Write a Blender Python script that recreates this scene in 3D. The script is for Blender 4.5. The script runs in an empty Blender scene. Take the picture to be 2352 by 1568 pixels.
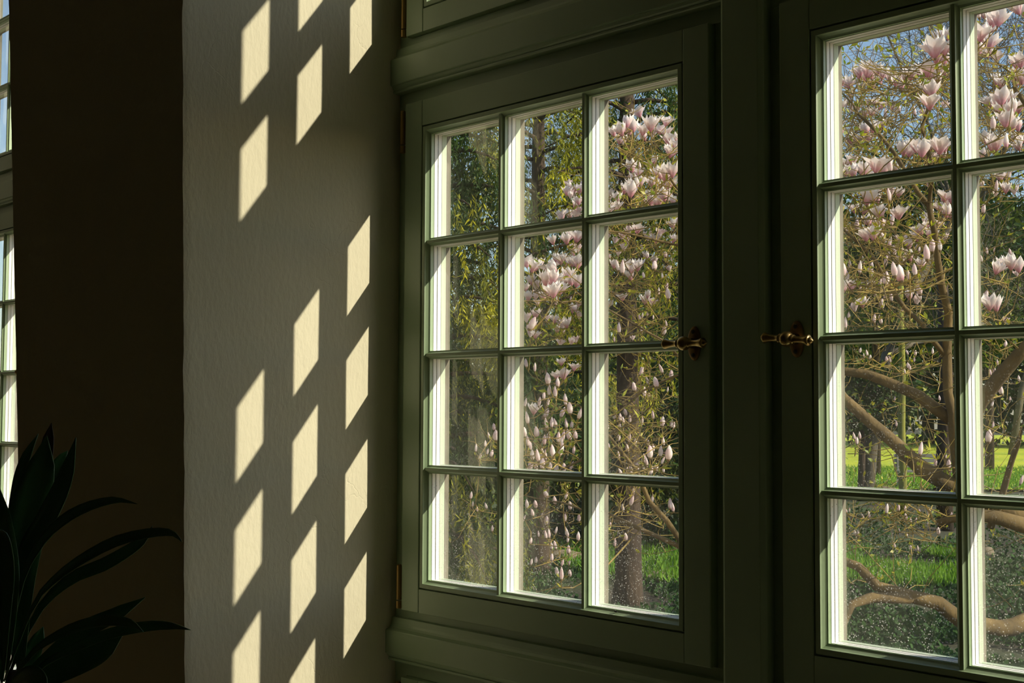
import bpy, math, random
import numpy as np
from mathutils import Vector, Matrix, noise

random.seed(11)
rng = np.random.default_rng(11)
sc = bpy.context.scene
C = sc.collection

# ------------------------------------------------------------------ camera, sky, sun, exposure
U = 0.28            # metres for one pane height
HZ = 1.95           # height of the lower casements' top glazing bar above the floor
FPX = 2933.57
YAW, PITCH, ROLL = 0.81436, 0.051526, 0.0040394
CAM = Vector((7.745 * U, -7.1585 * U, HZ - 1.4568 * U))
_f = Vector((-math.sin(YAW) * math.cos(PITCH), math.cos(YAW) * math.cos(PITCH), math.sin(PITCH)))
_r = Vector((math.cos(YAW), math.sin(YAW), 0)); _u = _r.cross(_f)
CR = math.cos(ROLL) * _r + math.sin(ROLL) * _u
CU = math.cos(ROLL) * _u - math.sin(ROLL) * _r
cam_d = bpy.data.cameras.new('camera'); cam = bpy.data.objects.new('camera', cam_d); C.objects.link(cam)
cam_d.sensor_width = 36; cam_d.lens = FPX / 2352 * 36; cam_d.clip_start = 0.05; cam_d.clip_end = 400
M = Matrix((CR, CU, -_f)).transposed().to_4x4(); M.translation = CAM
cam.matrix_world = M
sc.camera = cam

SUN = Vector((1, 0.5433, 0.7258)).normalized()      # towards the sun
w = bpy.data.worlds.new('world'); sc.world = w; w.use_nodes = True
nt = w.node_tree; bg = nt.nodes['Background']
sky = nt.nodes.new('ShaderNodeTexSky'); sky.sky_type = 'NISHITA'; sky.sun_disc = False
sky.sun_elevation = math.asin(SUN.z); sky.sun_rotation = math.atan2(SUN.x, SUN.y)
sky.air_density = 1.0; sky.dust_density = 0.9; sky.ozone_density = 1.0
nt.links.new(sky.outputs[0], bg.inputs[0]); bg.inputs[1].default_value = 0.17
sun_d = bpy.data.lights.new('sun', 'SUN'); sun_d.energy = 6.1; sun_d.angle = math.radians(0.55); sun_d.color = (1.0, 0.89, 0.70)
sun = bpy.data.objects.new('sun', sun_d); C.objects.link(sun)
sun.rotation_euler = SUN.to_track_quat('Z', 'Y').to_euler(); sun.location = (20, 12, 18)
vs = sc.view_settings; vs.view_transform = 'Standard'; vs.look = 'None'; vs.gamma = 1; vs.use_curve_mapping = False; vs.exposure = 0.22
sc.cycles.max_bounces = 6; sc.cycles.diffuse_bounces = 4; sc.cycles.glossy_bounces = 3
sc.cycles.use_adaptive_sampling = True; sc.cycles.adaptive_threshold = 0.09; sc.cycles.adaptive_min_samples = 16
sc.cycles.transparent_max_bounces = 12; sc.cycles.transmission_bounces = 4
sc.cycles.sample_clamp_indirect = 6.0
sc.cycles.use_denoising = True
sc.cycles.caustics_reflective = False; sc.cycles.caustics_refractive = False

def at(px, py, z):
    """world point seen at pixel (px, py) of the 2352x1568 frame, z metres in front of the camera"""
    return CAM + float(z) * (_f + (float(px) - 1176) / FPX * CR - (float(py) - 784) / FPX * CU)

GROUND = -0.40
def ground_at(px, z):
    p = at(px, 900, z); return Vector((p.x, p.y, GROUND))

# ------------------------------------------------------------------ materials
def hexl(r, g, b):
    f = lambda c: ((c / 255 + 0.055) / 1.055) ** 2.4 if c > 10 else c / 255 / 12.92
    return (f(r), f(g), f(b), 1)

def mat(name, col, rough=0.6, col2=None, scale=8.0, stretch=(1, 1, 1), detail=4.0, bump=0.0, bscale=40.0, bdist=0.01,
        metal=0.0, spec=0.5, transl=0.0, tint=None, ramp=None, coords='Object'):
    m = bpy.data.materials.new(name); m.use_nodes = True
    n = m.node_tree.nodes; L = m.node_tree.links; b = n['Principled BSDF']
    b.inputs['Roughness'].default_value = rough; b.inputs['Metallic'].default_value = metal
    b.inputs['Specular IOR Level'].default_value = spec
    b.inputs['Base Color'].default_value = col
    tc = n.new('ShaderNodeTexCoord'); mp = n.new('ShaderNodeMapping'); mp.inputs['Scale'].default_value = stretch
    L.new(tc.outputs[coords], mp.inputs[0])
    colsock = None
    if col2 is not None:
        nz = n.new('ShaderNodeTexNoise'); nz.inputs['Scale'].default_value = scale; nz.inputs['Detail'].default_value = detail
        L.new(mp.outputs[0], nz.inputs['Vector'])
        cr = n.new('ShaderNodeValToRGB'); e = cr.color_ramp.elements
        e[0].position = ramp[0] if ramp else 0.35; e[1].position = ramp[1] if ramp else 0.68
        e[0].color = col; e[1].color = col2
        L.new(nz.outputs[0], cr.inputs[0]); colsock = cr.outputs[0]
    if tint is not None:                       # own colour stored per leaf; on conifer sprays it also paints in sunlit clumps
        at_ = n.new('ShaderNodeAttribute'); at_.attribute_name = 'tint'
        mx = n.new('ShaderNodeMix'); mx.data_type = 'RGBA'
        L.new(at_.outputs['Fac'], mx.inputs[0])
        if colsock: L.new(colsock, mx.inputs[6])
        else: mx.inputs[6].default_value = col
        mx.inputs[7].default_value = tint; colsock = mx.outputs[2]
    if colsock: L.new(colsock, b.inputs['Base Color'])
    if bump:
        bz = n.new('ShaderNodeTexNoise'); bz.inputs['Scale'].default_value = bscale; bz.inputs['Detail'].default_value = 6
        L.new(mp.outputs[0], bz.inputs['Vector'])
        bp = n.new('ShaderNodeBump'); bp.inputs['Strength'].default_value = bump; bp.inputs['Distance'].default_value = bdist
        L.new(bz.outputs[0], bp.inputs['Height']); L.new(bp.outputs[0], b.inputs['Normal'])
    if transl:
        tr = n.new('ShaderNodeBsdfTranslucent'); ms = n.new('ShaderNodeMixShader'); ms.inputs[0].default_value = transl
        if colsock: L.new(colsock, tr.inputs[0])
        else: tr.inputs[0].default_value = col
        out = n['Material Output']
        L.new(b.outputs[0], ms.inputs[1]); L.new(tr.outputs[0], ms.inputs[2]); L.new(ms.outputs[0], out.inputs[0])
    return m

def plaster_mat():
    m = bpy.data.materials.new('lime_plaster'); m.use_nodes = True
    n = m.node_tree.nodes; L = m.node_tree.links; b = n['Principled BSDF']
    b.inputs['Roughness'].default_value = 0.9; b.inputs['Specular IOR Level'].default_value = 0.15
    tc = n.new('ShaderNodeTexCoord')
    nz = n.new('ShaderNodeTexNoise'); nz.inputs['Scale'].default_value = 2.2; nz.inputs['Detail'].default_value = 5
    L.new(tc.outputs['Object'], nz.inputs['Vector'])
    cr = n.new('ShaderNodeValToRGB'); e = cr.color_ramp.elements
    e[0].position = .3; e[1].position = .72; e[0].color = (0.72, 0.67, 0.51, 1); e[1].color = (0.78, 0.73, 0.56, 1)
    L.new(nz.outputs[0], cr.inputs[0]); L.new(cr.outputs[0], b.inputs['Base Color'])
    mp = n.new('ShaderNodeMapping'); mp.inputs['Scale'].default_value = (1, 1, 0.42); mp.inputs['Rotation'].default_value = (0.25, 0, 0)
    L.new(tc.outputs['Object'], mp.inputs[0])
    a = n.new('ShaderNodeTexNoise'); a.inputs['Scale'].default_value = 95; a.inputs['Detail'].default_value = 5; a.inputs['Roughness'].default_value = .55
    L.new(mp.outputs[0], a.inputs['Vector'])
    a2 = n.new('ShaderNodeTexNoise'); a2.inputs['Scale'].default_value = 9; a2.inputs['Detail'].default_value = 4
    L.new(tc.outputs['Object'], a2.inputs['Vector'])
    vo = n.new('ShaderNodeTexVoronoi'); vo.feature = 'DISTANCE_TO_EDGE'; vo.inputs['Scale'].default_value = 9
    mp2 = n.new('ShaderNodeMapping'); mp2.inputs['Scale'].default_value = (1, 1, 0.35); L.new(tc.outputs['Object'], mp2.inputs[0])
    wp = n.new('ShaderNodeMix'); wp.data_type = 'RGBA'; wp.inputs[0].default_value = .12
    L.new(mp2.outputs[0], wp.inputs[6]); L.new(a2.outputs['Color'], wp.inputs[7]); L.new(wp.outputs[2], vo.inputs['Vector'])
    cmp_ = n.new('ShaderNodeMapRange'); cmp_.inputs[1].default_value = 0; cmp_.inputs[2].default_value = .012; cmp_.inputs[3].default_value = -.35; cmp_.inputs[4].default_value = 0
    L.new(vo.outputs['Distance'], cmp_.inputs[0])
    # only a few stretches of the crack pattern are open scratches
    gate = n.new('ShaderNodeTexNoise'); gate.inputs['Scale'].default_value = 3.1; gate.inputs['Detail'].default_value = 2; L.new(tc.outputs['Object'], gate.inputs['Vector'])
    gr = n.new('ShaderNodeMapRange'); gr.inputs[1].default_value = .58; gr.inputs[2].default_value = .64; L.new(gate.outputs[0], gr.inputs[0])
    mg = n.new('ShaderNodeMath'); mg.operation = 'MULTIPLY'; L.new(cmp_.outputs[0], mg.inputs[0]); L.new(gr.outputs[0], mg.inputs[1])
    s1 = n.new('ShaderNodeMath'); s1.operation = 'MULTIPLY_ADD'; s1.inputs[1].default_value = .6; L.new(a2.outputs[0], s1.inputs[0]); L.new(a.outputs[0], s1.inputs[2])
    s2 = n.new('ShaderNodeMath'); s2.operation = 'ADD'; L.new(s1.outputs[0], s2.inputs[0]); L.new(mg.outputs[0], s2.inputs[1])
    bp = n.new('ShaderNodeBump'); bp.inputs['Strength'].default_value = .35; bp.inputs['Distance'].default_value = .005
    L.new(s2.outputs[0], bp.inputs['Height']); L.new(bp.outputs[0], b.inputs['Normal'])
    return m

def glass_mat():
    """clear pane: mirror part by Fresnel, a film of dust and dried specks towards the lower lights"""
    m = bpy.data.materials.new('dusty_glass'); m.use_nodes = True
    n = m.node_tree.nodes; L = m.node_tree.links; n.remove(n['Principled BSDF']); out = n['Material Output']
    tc = n.new('ShaderNodeTexCoord'); geo = n.new('ShaderNodeNewGeometry')
    tr = n.new('ShaderNodeBsdfTransparent'); tr.inputs[0].default_value = (.965, .98, .965, 1)
    gl = n.new('ShaderNodeBsdfGlossy'); gl.inputs['Roughness'].default_value = 0.0
    mp = n.new('ShaderNodeMapping'); mp.inputs['Scale'].default_value = (6, 1, .9); L.new(geo.outputs['Position'], mp.inputs[0])
    wv = n.new('ShaderNodeTexNoise'); wv.inputs['Scale'].default_value = 2.4; wv.inputs['Detail'].default_value = 1.5; L.new(mp.outputs[0], wv.inputs['Vector'])
    bp = n.new('ShaderNodeBump'); bp.inputs['Strength'].default_value = .35; bp.inputs['Distance'].default_value = .004
    L.new(wv.outputs[0], bp.inputs['Height']); L.new(bp.outputs[0], gl.inputs['Normal'])
    dt = n.new('ShaderNodeVectorMath'); dt.operation = 'DOT_PRODUCT'; L.new(geo.outputs['Normal'], dt.inputs[0]); L.new(geo.outputs['Incoming'], dt.inputs[1])
    ab = n.new('ShaderNodeMath'); ab.operation = 'ABSOLUTE'; L.new(dt.outputs['Value'], ab.inputs[0])
    om = n.new('ShaderNodeMath'); om.operation = 'SUBTRACT'; om.inputs[0].default_value = 1; L.new(ab.outputs[0], om.inputs[1])
    pw = n.new('ShaderNodeMath'); pw.operation = 'POWER'; pw.inputs[1].default_value = 5; L.new(om.outputs[0], pw.inputs[0])
    f2 = n.new('ShaderNodeMath'); f2.operation = 'MULTIPLY_ADD'; f2.inputs[1].default_value = .9; f2.inputs[2].default_value = .105; L.new(pw.outputs[0], f2.inputs[0])
    m1 = n.new('ShaderNodeMixShader'); L.new(f2.outputs[0], m1.inputs[0]); L.new(tr.outputs[0], m1.inputs[1]); L.new(gl.outputs[0], m1.inputs[2])
    # dust
    df = n.new('ShaderNodeBsdfTranslucent'); df.inputs[0].default_value = (.85, .82, .74, 1)
    dd = n.new('ShaderNodeBsdfDiffuse'); dd.inputs[0].default_value = (.85, .82, .74, 1)
    dm = n.new('ShaderNodeMixShader'); dm.inputs[0].default_value = .3; L.new(df.outputs[0], dm.inputs[1]); L.new(dd.outputs[0], dm.inputs[2])
    sp = n.new('ShaderNodeTexVoronoi'); sp.inputs['Scale'].default_value = 210; sp.inputs['Randomness'].default_value = 1; L.new(geo.outputs['Position'], sp.inputs['Vector'])
    sr = n.new('ShaderNodeMapRange'); sr.inputs[1].default_value = .30; sr.inputs[2].default_value = .16; L.new(sp.outputs['Distance'], sr.inputs[0])
    gn = n.new('ShaderNodeTexNoise'); gn.inputs['Scale'].default_value = 55; gn.inputs['Detail'].default_value = 3; L.new(geo.outputs['Position'], gn.inputs['Vector'])
    ge = n.new('ShaderNodeMapRange'); ge.inputs[1].default_value = .44; ge.inputs[2].default_value = .60; L.new(gn.outputs[0], ge.inputs[0])
    sx = n.new('ShaderNodeSeparateXYZ'); L.new(geo.outputs['Position'], sx.inputs[0])
    hz = n.new('ShaderNodeMapRange'); hz.inputs[1].default_value = HZ - .1 * U; hz.inputs[2].default_value = HZ - 3.0 * U; hz.inputs[3].default_value = .0; hz.inputs[4].default_value = 1
    L.new(sx.outputs['Z'], hz.inputs[0])
    hp_ = n.new('ShaderNodeMath'); hp_.operation = 'POWER'; hp_.inputs[1].default_value = 2.4; L.new(hz.outputs[0], hp_.inputs[0])
    hq = n.new('ShaderNodeMath'); hq.operation = 'MULTIPLY_ADD'; hq.inputs[1].default_value = .62; hq.inputs[2].default_value = .05; L.new(hp_.outputs[0], hq.inputs[0])
    a = n.new('ShaderNodeMath'); a.operation = 'MULTIPLY'; L.new(sr.outputs[0], a.inputs[0]); L.new(ge.outputs[0], a.inputs[1])
    a2 = n.new('ShaderNodeMath'); a2.operation = 'MULTIPLY'; L.new(a.outputs[0], a2.inputs[0]); L.new(hq.outputs[0], a2.inputs[1])
    fl = n.new('ShaderNodeMath'); fl.operation = 'MULTIPLY_ADD'; fl.inputs[1].default_value = .020; fl.inputs[2].default_value = .004; L.new(hz.outputs[0], fl.inputs[0])
    a3 = n.new('ShaderNodeMath'); a3.operation = 'ADD'; a3.use_clamp = True; L.new(a2.outputs[0], a3.inputs[0]); L.new(fl.outputs[0], a3.inputs[1])
    m2 = n.new('ShaderNodeMixShader'); L.new(a3.outputs[0], m2.inputs[0]); L.new(m1.outputs[0], m2.inputs[1]); L.new(dm.outputs[0], m2.inputs[2])
    L.new(m2.outputs[0], out.inputs[0])
    return m

def petal_mat():
    m = bpy.data.materials.new('magnolia_petal'); m.use_nodes = True
    n = m.node_tree.nodes; L = m.node_tree.links; b = n['Principled BSDF']; out = n['Material Output']
    b.inputs['Roughness'].default_value = .55; b.inputs['Specular IOR Level'].default_value = .25
    tc = n.new('ShaderNodeTexCoord'); sx = n.new('ShaderNodeSeparateXYZ'); L.new(tc.outputs['Object'], sx.inputs[0])
    cr = n.new('ShaderNodeValToRGB'); e = cr.color_ramp.elements
    e[0].position = 0.02; e[0].color = (.60, .22, .29, 1); e[1].position = .90; e[1].color = (.95, .92, .88, 1)
    x = e.new(.22); x.color = (.76, .44, .50, 1); x = e.new(.45); x.color = (.90, .77, .77, 1)
    nz = n.new('ShaderNodeTexNoise'); nz.inputs['Scale'].default_value = 5; L.new(tc.outputs['Object'], nz.inputs['Vector'])
    ad = n.new('ShaderNodeMath'); ad.operation = 'MULTIPLY_ADD'; ad.inputs[1].default_value = .35; L.new(nz.outputs[0], ad.inputs[0])
    sb = n.new('ShaderNodeMath'); sb.operation = 'SUBTRACT'; sb.inputs[1].default_value = .17; L.new(sx.outputs['Z'], sb.inputs[0]); L.new(sb.outputs[0], ad.inputs[2])
    L.new(ad.outputs[0], cr.inputs[0]); L.new(cr.outputs[0], b.inputs['Base Color'])
    tr = n.new('ShaderNodeBsdfTranslucent'); L.new(cr.outputs[0], tr.inputs[0])
    ms = n.new('ShaderNodeMixShader'); ms.inputs[0].default_value = .35; L.new(b.outputs[0], ms.inputs[1]); L.new(tr.outputs[0], ms.inputs[2]); L.new(ms.outputs[0], out.inputs[0])
    return m

PLASTER = plaster_mat(); GLASS = glass_mat(); PETAL = petal_mat()
PAINT = mat('sage_green_paint', (.325, .445, .265, 1), rough=.44, col2=(.355, .475, .285, 1), scale=5, bump=.05, bscale=60, bdist=.002, spec=1.0)
SPACER = mat('white_spacer', (.93, .93, .92, 1), rough=.35)
SEAL = mat('dark_seal', (.03, .028, .024, 1), rough=.7)
OUTBAR = mat('pale_outer_paint', (.46, .56, .42, 1), rough=.5, col2=(.52, .60, .46, 1), scale=9)
PUTTY = mat('weathered_putty', (.13, .12, .09, 1), rough=.85, col2=(.19, .17, .13, 1), scale=20)
BRASS = mat('aged_brass', (.50, .35, .14, 1), rough=.30, col2=(.34, .23, .09, 1), scale=30, metal=1.0)
BRASS_D = mat('dull_brass', (.26, .16, .06, 1), rough=.5, col2=(.16, .10, .04, 1), scale=40, metal=1.0)
HINGE = mat('hinge_brass', (.42, .27, .08, 1), rough=.4, metal=.6)
ROOM = mat('dim_room_paint', (.42, .38, .27, 1), rough=.9)
FLOORM = mat('honey_oak_boards', (.34, .24, .12, 1), rough=.5, col2=(.40, .29, .15, 1), scale=3, stretch=(1, 12, 1))
LEAF = mat('glossy_houseplant_leaf', (.045, .15, .055, 1), rough=.30, col2=(.07, .20, .07, 1), scale=14, stretch=(1, 1, .3), spec=.8, transl=.15)
LEAF_B = mat('browned_leaf', (.05, .03, .015, 1), rough=.5, transl=.1)
TERRA = mat('terracotta', (.22, .09, .045, 1), rough=.85, col2=(.28, .12, .06, 1), scale=12)
SOIL = mat('soil', (.03, .02, .013, 1), rough=1)
BARK = mat('magnolia_bark', (.09, .060, .022, 1), rough=.9, col2=(.19, .125, .042, 1), scale=9, stretch=(1, 1, .5), bump=.6, bscale=45, bdist=.01)
TWIG = mat('magnolia_twig', (.11, .075, .025, 1), rough=.8, col2=(.44, .31, .07, 1), scale=6)
CALYX = mat('bud_scale', (.20, .13, .06, 1), rough=.8)
YOUNG = mat('young_leaf', (.18, .27, .02, 1), rough=.5, transl=.4, tint=(.52, .46, .03, 1))
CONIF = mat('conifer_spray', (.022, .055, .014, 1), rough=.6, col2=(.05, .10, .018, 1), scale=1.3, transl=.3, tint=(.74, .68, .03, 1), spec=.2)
HEDGE = mat('evergreen_leaf', (.014, .042, .010, 1), rough=.5, col2=(.036, .085, .018, 1), scale=1.5, transl=.2, tint=(.24, .30, .025, 1), spec=.2)
CBARK = mat('conifer_bark', (.035, .022, .014, 1), rough=.95, col2=(.07, .045, .027, 1), scale=10, stretch=(1, 1, .25), bump=.8, bscale=25, bdist=.02)
BARE = mat('bare_twig', (.095, .08, .055, 1), rough=.9, col2=(.15, .125, .08, 1), scale=2)
MOSSB = mat('mossy_bark', (.16, .17, .03, 1), rough=.95, col2=(.27, .26, .04, 1), scale=6)
GROUNDM = mat('garden_soil', (.045, .034, .022, 1), rough=1, col2=(.05, .075, .02, 1), scale=.55, detail=8, bump=.8, bscale=9, bdist=.05, ramp=(.4, .6))
LAWNM = mat('lawn', (.36, .46, .015, 1), rough=1, col2=(.52, .56, .02, 1), scale=.3, detail=8, bump=.6, bscale=30, bdist=.04)
GRASS = mat('grass_blade', (.07, .21, .015, 1), rough=.7, transl=.35, tint=(.22, .38, .025, 1), spec=.2)
IVY = mat('ground_ivy', (.016, .045, .014, 1), rough=.7, transl=.2, tint=(.05, .12, .022, 1), spec=.15)
STONE = mat('sandstone', (.17, .13, .085, 1), rough=.95, col2=(.26, .21, .14, 1), scale=6)
WOODG = mat('grey_wood', (.20, .20, .17, 1), rough=.9)

# ------------------------------------------------------------------ mesh helpers
class MB:
    def __init__(s): s.v = []; s.f = []; s.m = []
    def add(s, vs_, fs, m=0):
        o = len(s.v); s.v.extend([tuple(v) for v in vs_])
        for k, f in enumerate(fs):
            s.f.append(tuple(i + o for i in f)); s.m.append(m[k] if isinstance(m, (list, tuple)) else m)
    def box(s, a, b, m=0):
        (x0, y0, z0), (x1, y1, z1) = a, b
        s.add([(x0, y0, z0), (x1, y0, z0), (x1, y1, z0), (x0, y1, z0), (x0, y0, z1), (x1, y0, z1), (x1, y1, z1), (x0, y1, z1)],
              [(0, 3, 2, 1), (4, 5, 6, 7), (0, 1, 5, 4), (1, 2, 6, 5), (2, 3, 7, 6), (3, 0, 4, 7)], m)
    def tube(s, pts, rad, n=6, m=0, cap=True):
        pts = [Vector(p) for p in pts]; k = len(pts); rings = []
        for i in range(k):
            t = (pts[min(i + 1, k - 1)] - pts[max(i - 1, 0)])
            if t.length < 1e-9: t = Vector((0, 0, 1))
            t.normalize(); ref = Vector((0, 0, 1)) if abs(t.z) < .9 else Vector((1, 0, 0))
            a = t.cross(ref).normalized(); b = t.cross(a)
            r = rad[i] if hasattr(rad, '__len__') else rad
            rings += [pts[i] + r * (math.cos(6.28319 * j / n) * a + math.sin(6.28319 * j / n) * b) for j in range(n)]
        fs = [(i * n + j, i * n + (j + 1) % n, (i + 1) * n + (j + 1) % n, (i + 1) * n + j) for i in range(k - 1) for j in range(n)]
        if cap: fs += [tuple(range(n - 1, -1, -1)), tuple((k - 1) * n + j for j in range(n))]
        s.add(rings, fs, m)
    def lathe(s, prof, axis='z', n=24, m=0, org=(0, 0, 0)):
        """prof: (t along axis, radius)"""
        vv = []
        for t, r in prof:
            for j in range(n):
                c, d = r * math.cos(6.28319 * j / n), r * math.sin(6.28319 * j / n)
                p = {'x': (t, c, d), 'y': (d, t, c), 'z': (c, d, t)}[axis]
                vv.append((p[0] + org[0], p[1] + org[1], p[2] + org[2]))
        k = len(prof)
        fs = [(i * n + j, i * n + (j + 1) % n, (i + 1) * n + (j + 1) % n, (i + 1) * n + j) for i in range(k - 1) for j in range(n)]
        fs += [tuple(range(n - 1, -1, -1)), tuple((k - 1) * n + j for j in range(n))]
        s.add(vv, fs, m)
    def mesh(s, name, mats, smooth=False):
        me = bpy.data.meshes.new(name); me.from_pydata(s.v, [], s.f)
        for m in (mats if isinstance(mats, (list, tuple)) else [mats]): me.materials.append(m)
        me.polygons.foreach_set('material_index', s.m)
        if smooth: me.polygons.foreach_set('use_smooth', [True] * len(s.f))
        me.update(); return me
    def build(s, name, mats, parent=None, smooth=False): return link(name, s.mesh(name, mats, smooth), parent)

def link(name, data, parent=None, loc=None):
    o = bpy.data.objects.new(name, data); C.objects.link(o)
    if parent is not None: o.parent = parent
    if loc is not None: o.location = loc
    return o
def tag(o, label=None, cat=None, group=None, kind=None):
    for k, v in (('label', label), ('category', cat), ('group', group), ('kind', kind)):
        if v: o[k] = v
    return o
def empty(name, loc=(0, 0, 0)):
    o = link(name, None, None, loc); o.empty_display_size = .05; return o
def bevel(o, width, seg=2):
    m = o.modifiers.new('bevel', 'BEVEL'); m.width = width; m.segments = seg; m.limit_method = 'ANGLE'; m.angle_limit = .6; return o
def np_mesh(name, V, F, mats, tint=None, parent=None):
    """quads from numpy arrays"""
    me = bpy.data.meshes.new(name); V = np.asarray(V, np.float32); F = np.asarray(F, np.int32)
    me.vertices.add(len(V)); me.vertices.foreach_set('co', V.ravel())
    me.loops.add(F.size); me.loops.foreach_set('vertex_index', F.ravel())
    me.polygons.add(len(F)); me.polygons.foreach_set('loop_start', np.arange(0, F.size, F.shape[1], dtype=np.int32))
    me.polygons.foreach_set('loop_total', np.full(len(F), F.shape[1], np.int32))
    if tint is not None:
        a = me.attributes.new('tint', 'FLOAT', 'POINT'); a.data.foreach_set('value', np.asarray(tint, np.float32))
    me.materials.append(mats); me.update(calc_edges=True); me.validate()
    return link(name, me, parent)

# ------------------------------------------------------------------ the wall with its deep openings
xw, KS = -1.4098, 0.0447
A = 0.9574                     # pane pitch across
MID = 2.4937                   # middle of the mullion
T = -11.36                     # next opening to the left
XR = 2 * MID - xw
X = lambda u: u * U
Z = lambda u: HZ + u * U
ROOM_X0, ROOM_X1, ROOM_Y0, CEIL = -6.5, 5.0, -6.5, 4.35
D = 2.045

def lerp(a, b, t): return a + (b - a) * t
def pier():
    """masonry pier between the two openings: reveal, room face, other reveal; hand-run plaster, arrises not plumb"""
    zt = np.linspace(0.0, CEIL, 210)
    cols_y = np.concatenate([np.linspace(.5, 0, 5)[:-1], np.linspace(0, -1, 56)])
    rows = []
    for z in zt:
        zu = (z - HZ) / U
        dy = lerp(-1.991, -2.112, (zu + 3.625) / 5.45)                # arris of the near reveal
        ar_n = noise.noise(Vector((0, 0, z * 9))) * .010 + noise.noise(Vector((4, 0, z * 34))) * .006
        xl = lerp(-4.753, -5.03, (zu + 2.393) / 5.056)                # arris of the far reveal
        al_n = noise.noise(Vector((9, 0, z * 9))) * .010 + noise.noise(Vector((3, 7, z * 30))) * .006
        ring = []
        for c in cols_y:
            yu = c if c >= 0 else -c * (dy + ar_n)
            x = xw + KS * yu
            n_ = noise.noise(Vector((yu * 1.1, z * 2.2, 3))) * .006 + noise.noise(Vector((yu * 5, z * 8, 1))) * .0018
            fade = min(1, max(0, -yu / .12))
            if c == -1: n_ -= .007
            ring.append((X(x + n_ * fade), X(yu), z))
        a0 = ring[-1]
        xe = xl + al_n
        for t in np.linspace(0, 1, 26)[1:-1]:
            ring.append((lerp(a0[0], X(xe), t), lerp(a0[1], X(dy), t) + X(noise.noise(Vector((t * 9, z * 2.5, 8))) * .004 - .006 * min(1, 8 * t, 8 * (1 - t))), z))
        ring.append((X(xe), X(dy), z))
        xl0 = T + XR
        for t in np.linspace(0, 1, 14)[1:]:
            yu = lerp(dy, .5, t); ring.append((X(lerp(xe, xl0, t)), X(yu), z))
        rows.append(ring)
    n = len(rows[0]); V = [p for r in rows for p in r]
    F = [(i * n + j, i * n + (j + 1) % n, (i + 1) * n + (j + 1) % n, (i + 1) * n + j) for i in range(len(rows) - 1) for j in range(n)]
    mb = MB(); mb.add(V, F); mb.add(rows[0], [tuple(range(n))]); mb.add(rows[-1], [tuple(range(n - 1, -1, -1))])
    me = mb.mesh('wall_left', PLASTER, smooth=False)
    me.polygons.foreach_set('use_smooth', [True] * len(me.polygons))
    o = link('wall_left', me)
    m = o.modifiers.new('es', 'EDGE_SPLIT'); m.split_angle = .7
    return tag(o, 'thick cream plaster pier with sunlit window patches on its reveal', 'wall', kind='structure')
pier()

def sbox(name, a, b, m, label):
    mb = MB(); mb.box(a, b); return tag(mb.build(name, m), label, name.split('_')[0], kind='structure')
EX = .5 * U
sbox('wall_right', (X(XR), X(-D), 0), (ROOM_X1, EX, CEIL), PLASTER, 'plaster wall on the right side of the window opening')
sbox('wall_far_left', (ROOM_X0, X(-D), 0), (X(T + xw), EX, CEIL), PLASTER, 'plaster wall beyond the far left window')
TOPZ = Z(1.896 + .254 + 4 + .277) + .03
BOTZ = Z(-3.838 - .277 - 2 - .254)
for nm, x0, x1, lb in (('wall_above', X(xw) - .02, X(XR) + .02, 'near'), ('wall_above_far', X(T + xw) - .02, X(T + XR) + .02, 'far')):
    sbox(nm, (x0, X(-D) + .01, TOPZ), (x1, EX, CEIL), PLASTER, 'plaster lintel wall above the %s window' % lb)
    sbox(nm.replace('above', 'below'), (x0, X(-D) + .03, 0), (x1, EX, BOTZ - .01), PLASTER, 'low plaster wall below the %s window' % lb)
sbox('floor', (ROOM_X0, ROOM_Y0, -.1), (ROOM_X1, EX, 0), FLOORM, 'oak floor of the dim room')
sbox('ceiling', (ROOM_X0, ROOM_Y0, CEIL), (ROOM_X1, EX, CEIL + .1), ROOM, 'dim ceiling of the room')
sbox('wall_back', (ROOM_X0, ROOM_Y0 - .1, 0), (ROOM_X1, ROOM_Y0, CEIL), ROOM, 'dim wall at the back of the room')
sbox('wall_side', (ROOM_X0 - .1, ROOM_Y0, 0), (ROOM_X0, EX, CEIL), ROOM, 'dim wall at the left end of the room')
sbox('wall_end', (ROOM_X1, ROOM_Y0, 0), (ROOM_X1 + .1, EX, CEIL), ROOM, 'dim wall at the right end of the room')

# ------------------------------------------------------------------ fixed frame: jambs, mullion, transoms
S = -.019; BK = .265; FR = .052
def prism_x(mb, prof, x0, x1, m=0):          # prof: (z, y) in units, extruded along x
    n = len(prof); V = [(X(x0), X(y), Z(z)) for z, y in prof] + [(X(x1), X(y), Z(z)) for z, y in prof]
    mb.add(V, [(i, (i + 1) % n, n + (i + 1) % n, n + i) for i in range(n)] + [tuple(range(n - 1, -1, -1)), tuple(range(n, 2 * n))], m)
def prism_z(mb, prof, z0, z1, m=0):          # prof: (x, y)
    n = len(prof); V = [(X(x), X(y), z0) for x, y in prof] + [(X(x), X(y), z1) for x, y in prof]
    mb.add(V, [(i, (i + 1) % n, n + (i + 1) % n, n + i) for i in range(n)] + [tuple(range(n - 1, -1, -1)), tuple(range(n, 2 * n))], m)
SX0, SX1 = -A - .281, 2 * A + .281           # casement outer edges, left leaf
RX0, RX1 = 2 * MID - SX1, 2 * MID - SX0
Z_UP0 = 1.896; Z_LO0, Z_LO1 = -3.254, 1.277; Z_BT1 = -3.838
Z_UP1 = Z_UP0 + .254 + 4 + .277; Z_BT0 = Z_BT1 - .277 - 2 - .254
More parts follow.
